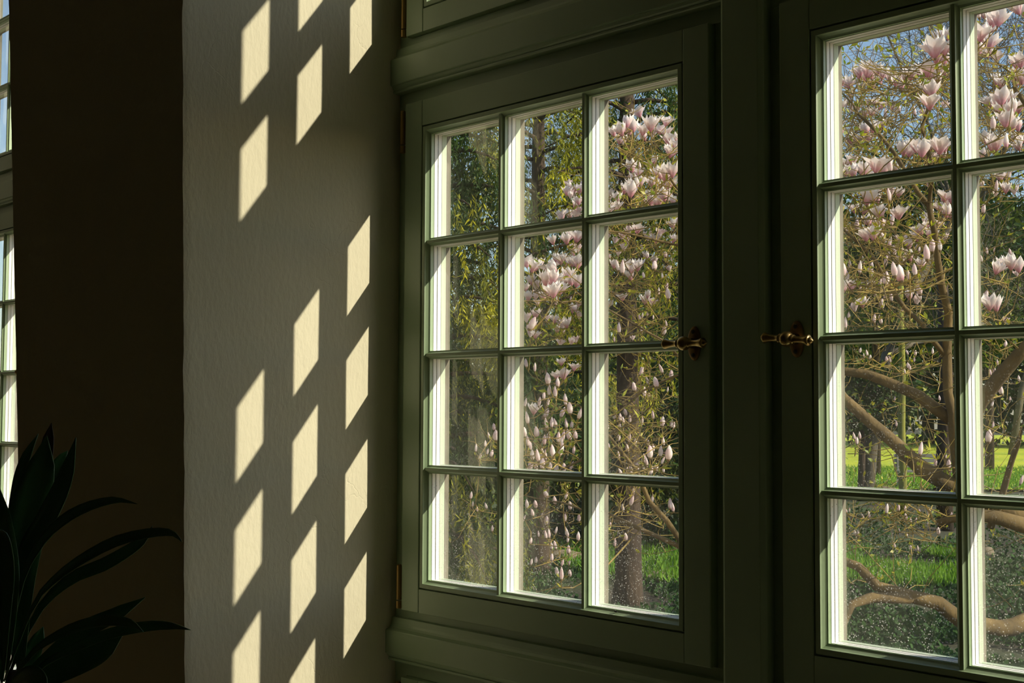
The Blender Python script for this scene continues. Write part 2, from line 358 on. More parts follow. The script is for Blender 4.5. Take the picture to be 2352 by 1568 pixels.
def frame(name, t, label):
    root = empty(name, (X(t), 0, 0))
    g = .004
    for x0, x1 in ((xw - .06, SX0 - g), (RX1 + g, XR + .06)):
        mb = MB(); mb.box((X(x0), X(FR + .004), Z(Z_BT0) - .01), (X(x1), X(BK), Z(Z_UP1) + .03)); bevel(mb.build('jamb', PAINT, root), .002)
    mb = MB()
    l, r = SX1 + .132, RX0 - .132
    prism_z(mb, [(SX1 + g, BK), (SX1 + g, FR + .004), (l - .014, FR + .004), (l - .014, -.026), (l - .010, -.034), (l + .014, -.056), (l + .022, -.060),
                 (r - .022, -.060), (r - .014, -.056), (r + .010, -.034), (r + .014, -.026), (r + .014, FR + .004), (RX0 - g, FR + .004), (RX0 - g, BK)],
            Z(Z_BT0) - .01, Z(Z_UP1) + .03)
    mb.build('mullion', PAINT, root)
    for x0, x1 in ((xw - .05, SX1 + .13), (RX0 - .13, XR + .05)):
        for zt, zb in ((Z_UP0, Z_LO1), (Z_LO0, Z_BT1)):
            c1, c0 = zt - .19, zb + .195
            prof = [(zt - .004, BK), (zt - .004, FR), (zt - .075, FR), (zt - .080, .012), (c1 + .060, .006), (c1 + .040, .0), (c1 + .022, -.014), (c1 + .010, -.034), (c1 + .004, -.052), (c1 - .004, -.058),
                    (c0 + .004, -.058), (c0 - .003, -.054), (c0 - .006, -.040), (c0 - .028, -.032), (c0 - .044, -.016), (c0 - .047, -.024), (c0 - .062, -.026), (c0 - .070, -.018), (c0 - .074, FR), (zb + .004, FR), (zb + .004, BK)]
            mb = MB(); prism_x(mb, prof[::-1], x0, x1); mb.build('transom', PAINT, root)
        mb = MB(); prism_x(mb, [(Z_BT0 - .08, BK), (Z_BT0 - .08, -.10), (Z_BT0 - .03, -.10), (Z_BT0 - .004, FR), (Z_BT0 - .004, BK)], x0, x1); mb.build('sill', PAINT, root)
    mb = MB(); mb.box((X(xw), X(FR), Z(Z_UP1 + .004)), (X(XR), X(BK), Z(Z_UP1) + .05)); mb.build('head', PAINT, root)
    return tag(root, label, 'window frame', kind='structure')
frame('trim_1', 0, 'sage green window frame with thick mullion and moulded transoms, beside the plaster reveal')
frame('trim_2', T, 'sage green window frame at the far left edge behind the pier')

# ------------------------------------------------------------------ casements
OVO = [(.011, .0), (.0135, .0012), (.0150, .007), (.0185, .0135), (.0235, .019), (.0300, .0235), (.036, .0265)]
SIDE = [(.036, .0305), (.029, .0325), (.029, .068), (.033, .0685), (.033, .104), (.029, .1045), (.029, .1115), (.033, .112), (.033, .1515), (.036, .152), (.036, .204), (.023, .267)]
#        materials of the segment that ENDS at each SIDE point
SIDEM = [0, 0, 0, 1, 1, 3, 3, 1, 1, 2, 2, 4]
MATS = [PAINT, SPACER, OUTBAR, SEAL, PUTTY]
def bar_mesh(name, length, vertical):
    half = OVO + SIDE; hm = [0] * len(OVO) + SIDEM
    prof = [(-a, y) for a, y in half[::-1]] + half
    segm = hm[::-1][:-1] + [0] + hm[1:] + [4]
    n = len(prof); yo = 0 if vertical else .0012
    def P(a, y, t): return (X(a), X(y + yo), t * U) if vertical else (t * U, X(y + yo), X(a))
    V = [P(a, y, 0) for a, y in prof] + [P(a, y, length) for a, y in prof]
    F = [(i, (i + 1) % n, n + (i + 1) % n, n + i) if vertical else (i, n + i, n + (i + 1) % n, (i + 1) % n) for i in range(n)]
    mb = MB(); mb.add(V, F, segm); return mb.mesh(name, MATS)
def bead_meshes(w_, h_):
    """four mitred glazing beads round the lights; profile (inset, y)"""
    G0 = .046
    prof = [(0, .25), (0, .022), (.012, .022), (.012, -.012), (.015, -.0165), (.046, -.0165), (.050, -.0145), (.0515, -.009), (.0535, -.004), (.0580, .0035)] + \
           [(G0 + a, y) for a, y in [(.0165, .010), (.0205, .016), (.0265, .021), (.0325, .0248), (.036, .0265)]] + [(G0 + a, y) for a, y in SIDE] + [(0, .265)]
    segm = [0] * 14 + SIDEM + [4]
    x0, x1, z0, z1 = -G0, w_ + G0, -G0, h_ + G0
    out = []
    for side in range(4):
        V = []
        for o, y in prof:
            cs = [(x0 + o, z0 + o), (x1 - o, z0 + o), (x1 - o, z1 - o), (x0 + o, z1 - o)]
            for q in (cs[side], cs[(side + 1) % 4]): V.append((X(q[0]), X(y), X(q[1])))
        n = len(prof)
        F = [(2 * i, 2 * i + 1, 2 * ((i + 1) % n) + 1, 2 * ((i + 1) % n)) for i in range(n)]
        mb = MB(); mb.add(V, F, (segm + [0] * n)[:n]); out.append(mb.mesh('glazing_bead', MATS))
    return out
_cache = {}
def sash_meshes(nr):
    if nr in _cache: return _cache[nr]
    w_, h_ = 3 * A, nr; d = {}
    mb = MB(); mb.box((X(-.281), X(S), X(-.254)), (X(-.046), X(BK), X(h_ + .277))); d['sl'] = mb.mesh('stile', PAINT)
    mb = MB(); mb.box((X(w_ + .046), X(S), X(-.254)), (X(w_ + .281), X(BK), X(h_ + .277))); d['sr'] = mb.mesh('stile', PAINT)
    mb = MB(); mb.box((X(-.043), X(S + .0025), X(-.254)), (X(w_ + .043), X(BK), X(-.046))); d['rb'] = mb.mesh('rail', PAINT)
    mb = MB(); mb.box((X(-.043), X(S + .0025), X(h_ + .046)), (X(w_ + .043), X(BK), X(h_ + .277))); d['rt'] = mb.mesh('rail', PAINT)
    d['bead'] = bead_meshes(w_, h_); d['v'] = bar_mesh('muntin', h_, True); d['h'] = bar_mesh('muntin', w_, False)
    mb = MB(); mb.box((X(.03), X(.0700), X(.03)), (X(A - .03), X(.150), X(.97))); d['p'] = mb.mesh('glass_pane', GLASS)
    _cache[nr] = d; return d

def lever_mesh():
    half = [(.0, .050), (.014, .049), (.026, .043), (.036, .033), (.042, .024), (.047, .030), (.053, .033), (.058, .028), (.064, .023), (.085, .021), (.115, .023), (.145, .029), (.165, .036), (.172, .036),
            (.176, .026), (.180, .019), (.185, .022), (.191, .018), (.197, .010), (.205, .002)]
    prof = [(-t, r) for t, r in half[:0:-1]] + half
    mb = MB(); mb.lathe([(t * U, r * U) for t, r in prof], 'x', 28); return mb.mesh('lever', BRASS, smooth=True)
def rosette_mesh():
    mb = MB(); n = 40; rings = [(1.0, 0), (1.0, -.010), (.94, -.018), (.80, -.022), (.0, -.024)]
    V = []
    for s_, y in rings:
        for j in range(n):
            t = 6.28319 * j / n; V.append((X(.056 * s_ * math.cos(t)), X(y), X(.122 * s_ * math.sin(t))))
    F = [(i * n + j, i * n + (j + 1) % n, (i + 1) * n + (j + 1) % n, (i + 1) * n + j) for i in range(len(rings) - 1) for j in range(n)]
    mb.add(V, F); return mb.mesh('rosette', BRASS_D, smooth=True)
LEV, ROS = lever_mesh(), rosette_mesh()
mb = MB(); mb.lathe([(X(-.126), X(.030)), (X(-.09), X(.026)), (X(-.05), X(.034)), (X(-.024), X(.040))], 'y', 24); NECK = mb.mesh('neck', BRASS_D, smooth=True)
mb = MB(); mb.lathe([(X(-.0275), X(.006)), (X(-.027), X(.014)), (X(-.018), X(.0155))], 'y', 16); SCREW = mb.mesh('screw', SEAL, smooth=True)
mb = MB(); mb.lathe([(0, .0), (0, X(.024)), (X(.30), X(.024)), (X(.31), X(.020)), (X(.31), 0)], 'z', 16); mb.lathe([(X(-.075), 0), (X(-.075), X(.026)), (X(-.012), X(.026)), (X(-.012), 0)], 'z', 16)
PIN = mb.mesh('hinge', HINGE, smooth=False)

def casement(name, xl, zb, nr, label, handle=None, hinge=None, tilt=0):
    root = empty(name, (X(xl), 0, Z(zb) + .254 * U))       # origin at the lower left corner of the lights
    d = sash_meshes(nr)
    for k in ('sl', 'sr'): bevel(link('stile', d[k], root), .0022)
    for k in ('rb', 'rt'): bevel(link('rail', d[k], root), .0012)
    for m in d['bead']: link('glazing_bead', m, root)
    for i in (1, 2): link('muntin', d['v'], root, (X(i * A), 0, 0))
    for j in range(1, nr): link('muntin', d['h'], root, (0, 0, X(j)))
    for i in range(3):
        for j in range(nr): link('glass_pane', d['p'], root, (X(i * A), 0, X(j)))
    if handle is not None:
        hx = 3 * A + .152 if handle == 'r' else -.152
        hz_ = nr / 2
        h = link('handle', None, root, (X(hx), X(S), X(hz_))); h.empty_display_size = .03
        h['label'] = 'aged brass lever handle'
        link('rosette', ROS, h); link('neck', NECK, h)
        lv = link('lever', LEV, h, (0, X(-.126), X(-.004))); lv.rotation_euler = (0, tilt, 0)
        for s_ in (-1, 1): link('screw', SCREW, h, (0, 0, X(.083 * s_)))
    if hinge:
        hx = -.281 - .052 if hinge == 'l' else 3 * A + .281 + .052
        for z_ in (-.254 + .085, nr + .277 - .36): link('hinge', PIN, root, (X(hx), X(-.004), X(z_)))
    tag(root, label, 'window', kind='structure'); return root
LX, RXX = -A, 2 * MID - 2 * A
casement('window_1', LX, Z_LO0, 4, 'left sage green casement of twelve panes beside the sunlit plaster reveal', 'r', 'l', .012)
casement('window_2', RXX, Z_LO0, 4, 'right sage green casement with brass lever handle, in front of the flowering magnolia', 'l', 'r', .09)
casement('window_3', LX, Z_UP0, 4, 'upper left green casement cut by the top edge, above the moulded transom', 'r', 'l')
casement('window_4', RXX, Z_UP0, 4, 'upper right green casement above the right casement', 'l', 'r')
casement('window_5', LX, Z_BT0, 2, 'low green casement under the bottom transom beside the reveal', 'r', 'l')
casement('window_6', RXX, Z_BT0, 2, 'low green casement under the right casement', 'l', 'r')
casement('window_7', LX + T, Z_LO0, 4, 'far lower casement glimpsed past the dark pier at the left edge', 'r', 'l')
casement('window_8', LX + T, Z_UP0, 4, 'far upper casement glimpsed past the dark pier at the top left corner', 'r', 'l')
casement('window_9', RXX + T, Z_LO0, 4, 'far lower casement hidden behind the pier', 'l', 'r')
casement('window_10', RXX + T, Z_UP0, 4, 'far upper casement hidden behind the pier', 'l', 'r')
casement('window_11', LX + T, Z_BT0, 2, 'far low casement seen between the plant leaves', 'r', 'l')
casement('window_12', RXX + T, Z_BT0, 2, 'far low casement hidden behind the pier', 'l', 'r')

# ------------------------------------------------------------------ the house plant
def houseplant():
    base = at(12, 1568, 2.28); root = empty('potted_plant', (base.x, base.y, 0))
    O = Vector((base.x, base.y, 0))
    tag(root, 'dark potted plant with long glossy arching leaves in front of the shaded pier', 'plant')
    zz = lambda x, y: (x / 2.347, 900 + y / 2.347)
    # path (zoom pixels), widest half width (zoom px), depth offsets base/tip (m), roll of the blade
    L_ = [([(110, 1500), (105, 1150), (110, 900), (165, 620), (225, 400), (250, 235)], 112, .0, .05, 0),
          ([(70, 1450), (60, 900), (95, 560), (130, 380), (205, 225)], 42, .05, .10, .2),
          ([(180, 900), (215, 560), (250, 330), (277, 165)], 46, .09, .14, 0),
          ([(60, 1400), (130, 900), (250, 690), (350, 480), (408, 245)], 62, .03, -.02, .3),
          ([(200, 700), (280, 470), (320, 380), (365, 315)], 34, .08, .12, 0),
          ([(30, 1500), (110, 1050), (210, 830), (330, 700), (470, 620), (620, 582), (738, 602)], 30, .0, -.12, .5),
          ([(20, 1560), (180, 1150), (320, 990), (480, 880), (640, 800), (820, 758), (930, 762), (980, 806)], 30, -.03, -.20, .6),
          ([(30, 1568), (200, 1190), (380, 1010), (560, 930), (700, 850), (780, 790), (820, 722)], 36, .03, -.10, .4),
          ([(60, 1600), (250, 1440), (440, 1290), (620, 1200), (780, 1108)], 48, .05, -.05, .2),
          ([(30, 1620), (170, 1410), (330, 1300), (480, 1245), (610, 1232), (710, 1250), (772, 1294)], 30, -.05, -.22, .6),
          ([(40, 1640), (230, 1470), (420, 1370), (600, 1300), (800, 1262), (930, 1262), (1026, 1282)], 28, -.04, -.24, .5),
          ([(40, 1700), (220, 1560), (430, 1450), (560, 1390), (660, 1310)], 70, .02, -.06, .3),
          ([(30, 1500), (40, 1100), (20, 800), (-10, 500)], 74, -.04, .02, 0),
          ([(20, 1500), (35, 1150), (38, 950), (20, 780), (-20, 740)], 46, -.10, -.16, .3),
          ([(60, 1620), (140, 1480), (190, 1370), (232, 1265)], 52, .08, .10, 0),
          ([(20, 1640), (90, 1560), (160, 1520), (220, 1550), (250, 1620)], 44, -.10, -.26, .6),
          ([(10, 1568), (10, 1300), (30, 1100), (75, 930)], 40, .05, .06, 0)]
    for k, (path, hw, d0, d1, roll) in enumerate(L_):
        P = np.array([zz(*q) for q in path], float); n = len(P)
        t = np.linspace(0, 1, n); tt = np.linspace(0, 1, 17)
        # smooth path by Catmull-Rom
        pts = []
        for s_ in tt:
            f = s_ * (n - 1); i = min(int(f), n - 2); q = f - i
            p0, p1, p2, p3 = P[max(i - 1, 0)], P[i], P[i + 1], P[min(i + 2, n - 1)]
            pts.append(.5 * ((2 * p1) + (-p0 + p2) * q + (2 * p0 - 5 * p1 + 4 * p2 - p3) * q * q + (-p0 + 3 * p1 - 3 * p2 + p3) * q ** 3))
        W3 = [at(p[0], p[1], 2.28 + lerp(d0, d1, s_)) for p, s_ in zip(pts, tt)]
        V = []; F = []
        for i, c in enumerate(W3):
            tg = (W3[min(i + 1, 16)] - W3[max(i - 1, 0)]).normalized()
            side = tg.cross(-_f).normalized(); nrm = side.cross(tg).normalized()
            a = roll * .9; side = (math.cos(a) * side + math.sin(a) * nrm).normalized(); nrm = side.cross(tg).normalized()
            s_ = tt[i]; prof = max(.07, math.sin(math.pi * min(1, (s_ * .86 + .06))) ** 1.15) * (1 if s_ < .82 else max(.03, (1 - s_) / .18) ** .7)
            h = hw / 2.347 / FPX * 2.28 * prof
            for q, fold in ((-1, .20), (-.5, .08), (0, -.03), (.5, .08), (1, .20)):
                wv = .10 * h * math.sin(7 * s_ + k + q)
                V.append(c + side * h * q + nrm * (h * fold + (wv if abs(q) == 1 else 0)) - O)
        for i in range(16):
            for j in range(4): F.append((i * 5 + j, i * 5 + j + 1, i * 5 + j + 6, i * 5 + j + 5))
        mb = MB(); mb.add(V, F); o = mb.build('leaf', LEAF_B if k == 2 else LEAF, root, smooth=True)
        m = o.modifiers.new('s', 'SOLIDIFY'); m.thickness = .0012
    mb = MB(); b2 = at(30, 1540, 2.30) - O
    mb.tube([(0, 0, .36), (.005, .004, .5), (b2.x * .6, b2.y * .6, .8), (b2.x, b2.y, b2.z)], [.022, .02, .018, .013], 8); mb.build('stem', CBARK, root, smooth=True)
    mb = MB(); mb.lathe([(0, .105), (.02, .11), (.30, .155), (.30, .168), (.36, .172), (.36, .152), (.33, .150), (.05, .10)], 'z', 32); pot = mb.build('pot', TERRA, root, smooth=False)
    mb = MB(); mb.lathe([(.30, .149), (.335, .149)], 'z', 24); mb.build('soil', SOIL, pot)
houseplant()

# ------------------------------------------------------------------ garden ground
def ground():
    mb = MB(); n = 60
    fx = lambda i: -70 + 110 * i / n; fy = lambda j: EX + .02 + 110 * (j / n) ** 1.7
    V = [(fx(i), fy(j), GROUND - .02 + .05 * noise.noise(Vector((fx(i) * .3, fy(j) * .3, 0))) * min(1, j / 8)) for j in range(n + 1) for i in range(n + 1)]
    mb.add(V, [(j * (n + 1) + i, j * (n + 1) + i + 1, (j + 1) * (n + 1) + i + 1, (j + 1) * (n + 1) + i) for j in range(n) for i in range(n)])
    o = mb.build('ground', GROUNDM, None, True); tag(o, 'shaded garden soil with patches of moss under the trees', 'ground', kind='structure')
    mb = MB(); c = ground_at(2000, 33)
    V = []; nn = 24
    for j in range(nn + 1):
        for i in range(nn + 1):
            px = lerp(1500, 2900, i / nn); d_ = lerp(30.5, 95, (j / nn) ** 1.4) + 2 * noise.noise(Vector((i * .6, 0, 5)))
            q = ground_at(px, d_); V.append((q.x, q.y, GROUND + .04 + .03 * noise.noise(Vector((i, j, 2)))))
    mb.add(V, [(j * (nn + 1) + i, j * (nn + 1) + i + 1, (j + 1) * (nn + 1) + i + 1, (j + 1) * (nn + 1) + i) for j in range(nn) for i in range(nn)])
    tag(mb.build('ground_lawn', LAWNM, None, True), 'sunlit yellow green lawn beyond the trees', 'lawn', kind='structure')
ground()
mb = MB(); mb.box((ROOM_X0 - 2, EX + .01, GROUND - .05), (9.0, 3.0, GROUND + .035))  # strip added out of view to bounce warm sunlight onto the reveals
tag(mb.build('ground_bounce_strip', mat('pale_bounce_strip', (.42, .34, .22, 1), rough=1, col2=(.56, .46, .31, 1), scale=60, bump=.5, bscale=80, bdist=.02)), 'unseen pale strip added along the house to bounce warm light indoors', 'light bounce', kind='structure')

# ------------------------------------------------------------------ foliage generators (numpy)
def unit(v): return v / np.maximum(np.linalg.norm(v, axis=-1, keepdims=True), 1e-9)
def leaflets(P, Dn, Ln, Wd):
    """one diamond per row: start P, direction Dn, length Ln, half width Wd"""
    n = len(P); Dn = unit(Dn); side = unit(np.cross(Dn, rng.normal(size=(n, 3))))
    Ln = Ln[:, None]; Wd = Wd[:, None]
    V = np.stack([P, P + Dn * Ln * .45 + side * Wd, P + Dn * Ln, P + Dn * Ln * .45 - side * Wd], 1).reshape(-1, 3)
    F = np.arange(4 * n).reshape(n, 4); return V, F
def hanging_sprays(starts, lens, k, ll, ww, out):
    """drooping branchlets: k leaflets down each string"""
    n = len(starts); t = np.linspace(.03, 1, k)[None, :, None]
    bow = out[:, None, :] * (.35 * lens[:, None, None]) * t * (1 - .4 * t)
    P = starts[:, None, :] + np.array([0, 0, -1.]) * lens[:, None, None] * t + bow + rng.normal(size=(n, k, 3)) * .018
    Dn = np.array([0, 0, -1.]) + rng.normal(size=(n, k, 3)) * np.array([.75, .75, .35])
    P = P.reshape(-1, 3); Dn = Dn.reshape(-1, 3); m = len(P)
    V, F = leaflets(P, Dn, ll * rng.uniform(.6, 1.3, m), ww * rng.uniform(.6, 1.2, m)); return V, F, np.repeat(np.arange(n), k)

def conifer(name, px, z_, height, rad, nlimb, nspray, label, h0=.8, k=20, yellow=.35, trunk=.13, ll=.075, group='conifers behind the magnolia', lean=0):
    B = ground_at(px, z_); root = empty(name, B); tag(root, label, 'tree', group)
    mb = MB(); mb.tube([(0, 0, -.1), (.02, 0, .3), (lean * .4, 0, height * .4), (lean, 0, height)], [trunk * 1.35, trunk, trunk * .7, .02], 10); mb.build('trunk', CBARK, root, True)
    starts = []; lens = []; outs = []; tints = []
    lb = MB()
    for i in range(nlimb):
        h = h0 + (height - h0) * (i / nlimb) ** .9; a = i * 2.399 + random.uniform(-.4, .4)
        ln = rad * (1 - (h / height) ** 1.6) * random.uniform(.65, 1.1) + .25
        dv = np.array([math.cos(a), math.sin(a), 0]); sag = random.uniform(.05, .3)
        pts = [np.array([lean * h / height, 0, h]) + dv * ln * s_ + np.array([0, 0, ln * (.25 * s_ - (.25 + sag) * s_ * s_)]) for s_ in (0, .25, .5, .75, 1)]
        lb.tube(pts, [.03, .024, .018, .012, .005], 5)
        q = max(4, int(nspray / nlimb * (.4 + ln / rad)))
        for _ in range(q):
            s_ = random.uniform(.18, 1.0); f = s_ * 4; j = min(int(f), 3)
            p = pts[j] + (pts[j + 1] - pts[j]) * (f - j) + np.array([random.gauss(0, .12 * s_ + .03), random.gauss(0, .12 * s_ + .03), random.gauss(0, .05)])
            starts.append(p); lens.append(random.uniform(.22, .62)); outs.append(dv)
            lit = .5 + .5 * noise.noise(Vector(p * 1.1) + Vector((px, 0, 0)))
            tints.append(max(0, min(1, (s_ - .3) * 2)) * max(0, min(1, (lit - .5) * 4 + yellow)) * random.uniform(.5, 1))  # yellow young tips, plus noise clumps coloured brighter as if sunlit
    lb.build('limbs', CBARK, root, True)['kind'] = 'stuff'
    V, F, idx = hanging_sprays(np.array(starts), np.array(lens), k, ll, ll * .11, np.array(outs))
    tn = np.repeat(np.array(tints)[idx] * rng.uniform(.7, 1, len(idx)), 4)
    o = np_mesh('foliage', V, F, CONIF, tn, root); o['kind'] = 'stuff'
    return root

def leaf_crown(name, px, z_, zc, r3, n, ll, label, trunk_r, group, tintmax=.5, mat_=HEDGE, hollow=.55, lumps=9, low=.03):
    B = ground_at(px, z_); root = empty(name, B); tag(root, label, 'shrub' if zc < 1.6 else 'tree', group)
    mb = MB(); mb.tube([(0, 0, -.1), (.03, .02, zc * .5), (0, 0, zc + r3[2] * .5)], [trunk_r * 1.2, trunk_r, trunk_r * .4], 8); mb.build('trunk', CBARK, root, True)
    # lumpy crown: several blobs inside the big ellipsoid
    cs = unit(rng.normal(size=(lumps, 3))) * rng.uniform(.3, .72, (lumps, 1)) * np.array(r3); rs = rng.uniform(.38, .62, lumps)
    pick = rng.integers(0, lumps, n)
    d = unit(rng.normal(size=(n, 3))); rr = rng.uniform(hollow, 1, (n, 1)) ** .7
    P = cs[pick] + d * rr * rs[pick][:, None] * np.array(r3) + np.array([0, 0, zc])
    P = P[P[:, 2] > low] if low > .1 else P; P[:, 2] = np.maximum(P[:, 2], .03)
    n = len(P); d = unit(P - np.array([0, 0, zc])); rr = rng.uniform(.6, 1, (n, 1))
    V, F = leaflets(P, d + rng.normal(size=(n, 3)) * .8 - np.array([0, 0, .3]), ll * rng.uniform(.6, 1.3, n), ll * .3 * rng.uniform(.7, 1.3, n))
    tn = np.repeat(rng.uniform(0, tintmax, n) * (rr[:, 0] > .8), 4)
    o = np_mesh('foliage', V, F, mat_, tn, root); o['kind'] = 'stuff'; return root

GC = 'conifers behind the magnolia'
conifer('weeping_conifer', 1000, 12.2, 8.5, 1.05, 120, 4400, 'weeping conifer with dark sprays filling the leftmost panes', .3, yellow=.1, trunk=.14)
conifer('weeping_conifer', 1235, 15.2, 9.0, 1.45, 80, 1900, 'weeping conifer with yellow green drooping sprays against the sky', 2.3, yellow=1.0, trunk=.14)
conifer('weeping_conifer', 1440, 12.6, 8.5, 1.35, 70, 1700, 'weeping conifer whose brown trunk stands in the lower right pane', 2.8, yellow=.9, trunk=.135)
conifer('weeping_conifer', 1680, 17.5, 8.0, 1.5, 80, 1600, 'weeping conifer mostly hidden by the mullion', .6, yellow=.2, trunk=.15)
GS = 'evergreens at the back of the garden'
leaf_crown('evergreen_shrub', 1090, 15.5, 1.2, (2.0, 2.0, 1.7), 9000, .11, 'dark evergreen shrub low behind the leftmost panes', .06, GS)
leaf_crown('evergreen_shrub', 1290, 18.5, 1.5, (2.4, 2.2, 2.0), 10000, .12, 'dark evergreen shrub low behind the middle panes of the left casement', .06, GS)
leaf_crown('evergreen_shrub', 1500, 19.0, 1.8, (2.4, 2.2, 2.4), 11000, .12, 'dark evergreen shrub behind the conifer trunk', .06, GS)
leaf_crown('evergreen_shrub', 1700, 21.5, 2.0, (1.7, 1.7, 2.5), 12000, .13, 'dark evergreen shrub behind the mullion', .07, GS)
leaf_crown('evergreen_tree', 1975, 27.0, 2.35, (1.5, 1.4, .95), 9000, .12, 'small dark evergreen with a bare stem above the left of the lawn', .07, GS, .35, low=1.15)
leaf_crown('evergreen_tree', 2010, 37.0, 6.6, (3.9, 3.5, 3.4), 13000, .20, 'dark evergreen tree over the lawn behind the right casement', .12, GS, .5)
leaf_crown('evergreen_tree', 2270, 40.0, 5.8, (3.5, 3.4, 3.3), 13000, .20, 'dark evergreen tree at the far right behind the magnolia trunk', .13, GS, .6)
leaf_crown('evergreen_tree', 2130, 70.0, 5.2, (16.0, 5.0, 6.5), 15000, .5, 'distant dark tree belt closing off the lawn', .3, GS, .5, lumps=16)
leaf_crown('evergreen_tree', 1640, 62.0, 6.0, (14.0, 5.0, 7.0), 12000, .5, 'distant dark tree belt left of the lawn', .3, GS, .4, lumps=16)

# ------------------------------------------------------------------ bare trees against the sky
def bare_tree(px, z_, height, label, seed):
    r_ = random.Random(seed); B = ground_at(px, z_); root = empty('bare_tree', B); tag(root, label, 'tree', 'leafless trees against the sky')
    mb = MB(); tw = MB()
    def grow(p, d_, ln, rad, lev):
        pts = [p]; rr = [rad]; dd = d_.copy()
        for k in range(4):
            dd = (dd + Vector((r_.gauss(0, .13), r_.gauss(0, .13), r_.gauss(.03, .10)))).normalized()
            pts.append(pts[-1] + dd * ln / 4); rr.append(rad * (1 - .5 * (k + 1) / 4))
        (mb if lev < 2 else tw).tube(pts, rr, 7 if lev < 2 else 3, 0, lev < 2)
        if lev >= 5: return
        nb = [7, 6, 5, 5, 4][lev]
        for k in range(nb):
            i = r_.randint(1, 4) if lev else r_.randint(2, 4)
            ax = Vector((r_.gauss(0, 1), r_.gauss(0, 1), r_.gauss(.15, .5))).normalized()
            grow(pts[i], (dd * .75 + ax * .85).normalized(), ln * r_.uniform(.5, .72), max(.006, rr[i] * .55), lev + 1)
    grow(Vector((0, 0, -.1)), Vector((0, 0, 1)), height * .5, .16, 0)
    mb.build('trunk', BARE, root, True); t = tw.build('twigs', BARE, root); t['kind'] = 'stuff'
bare_tree(1985, 27, 13, 'leafless tree with fine twigs against the blue sky, right casement top', 3)
bare_tree(2320, 54, 24, 'leafless tree with fine twigs at the top right corner', 8)
bare_tree(1500, 44, 17, 'leafless tree behind the conifers of the left casement', 5)

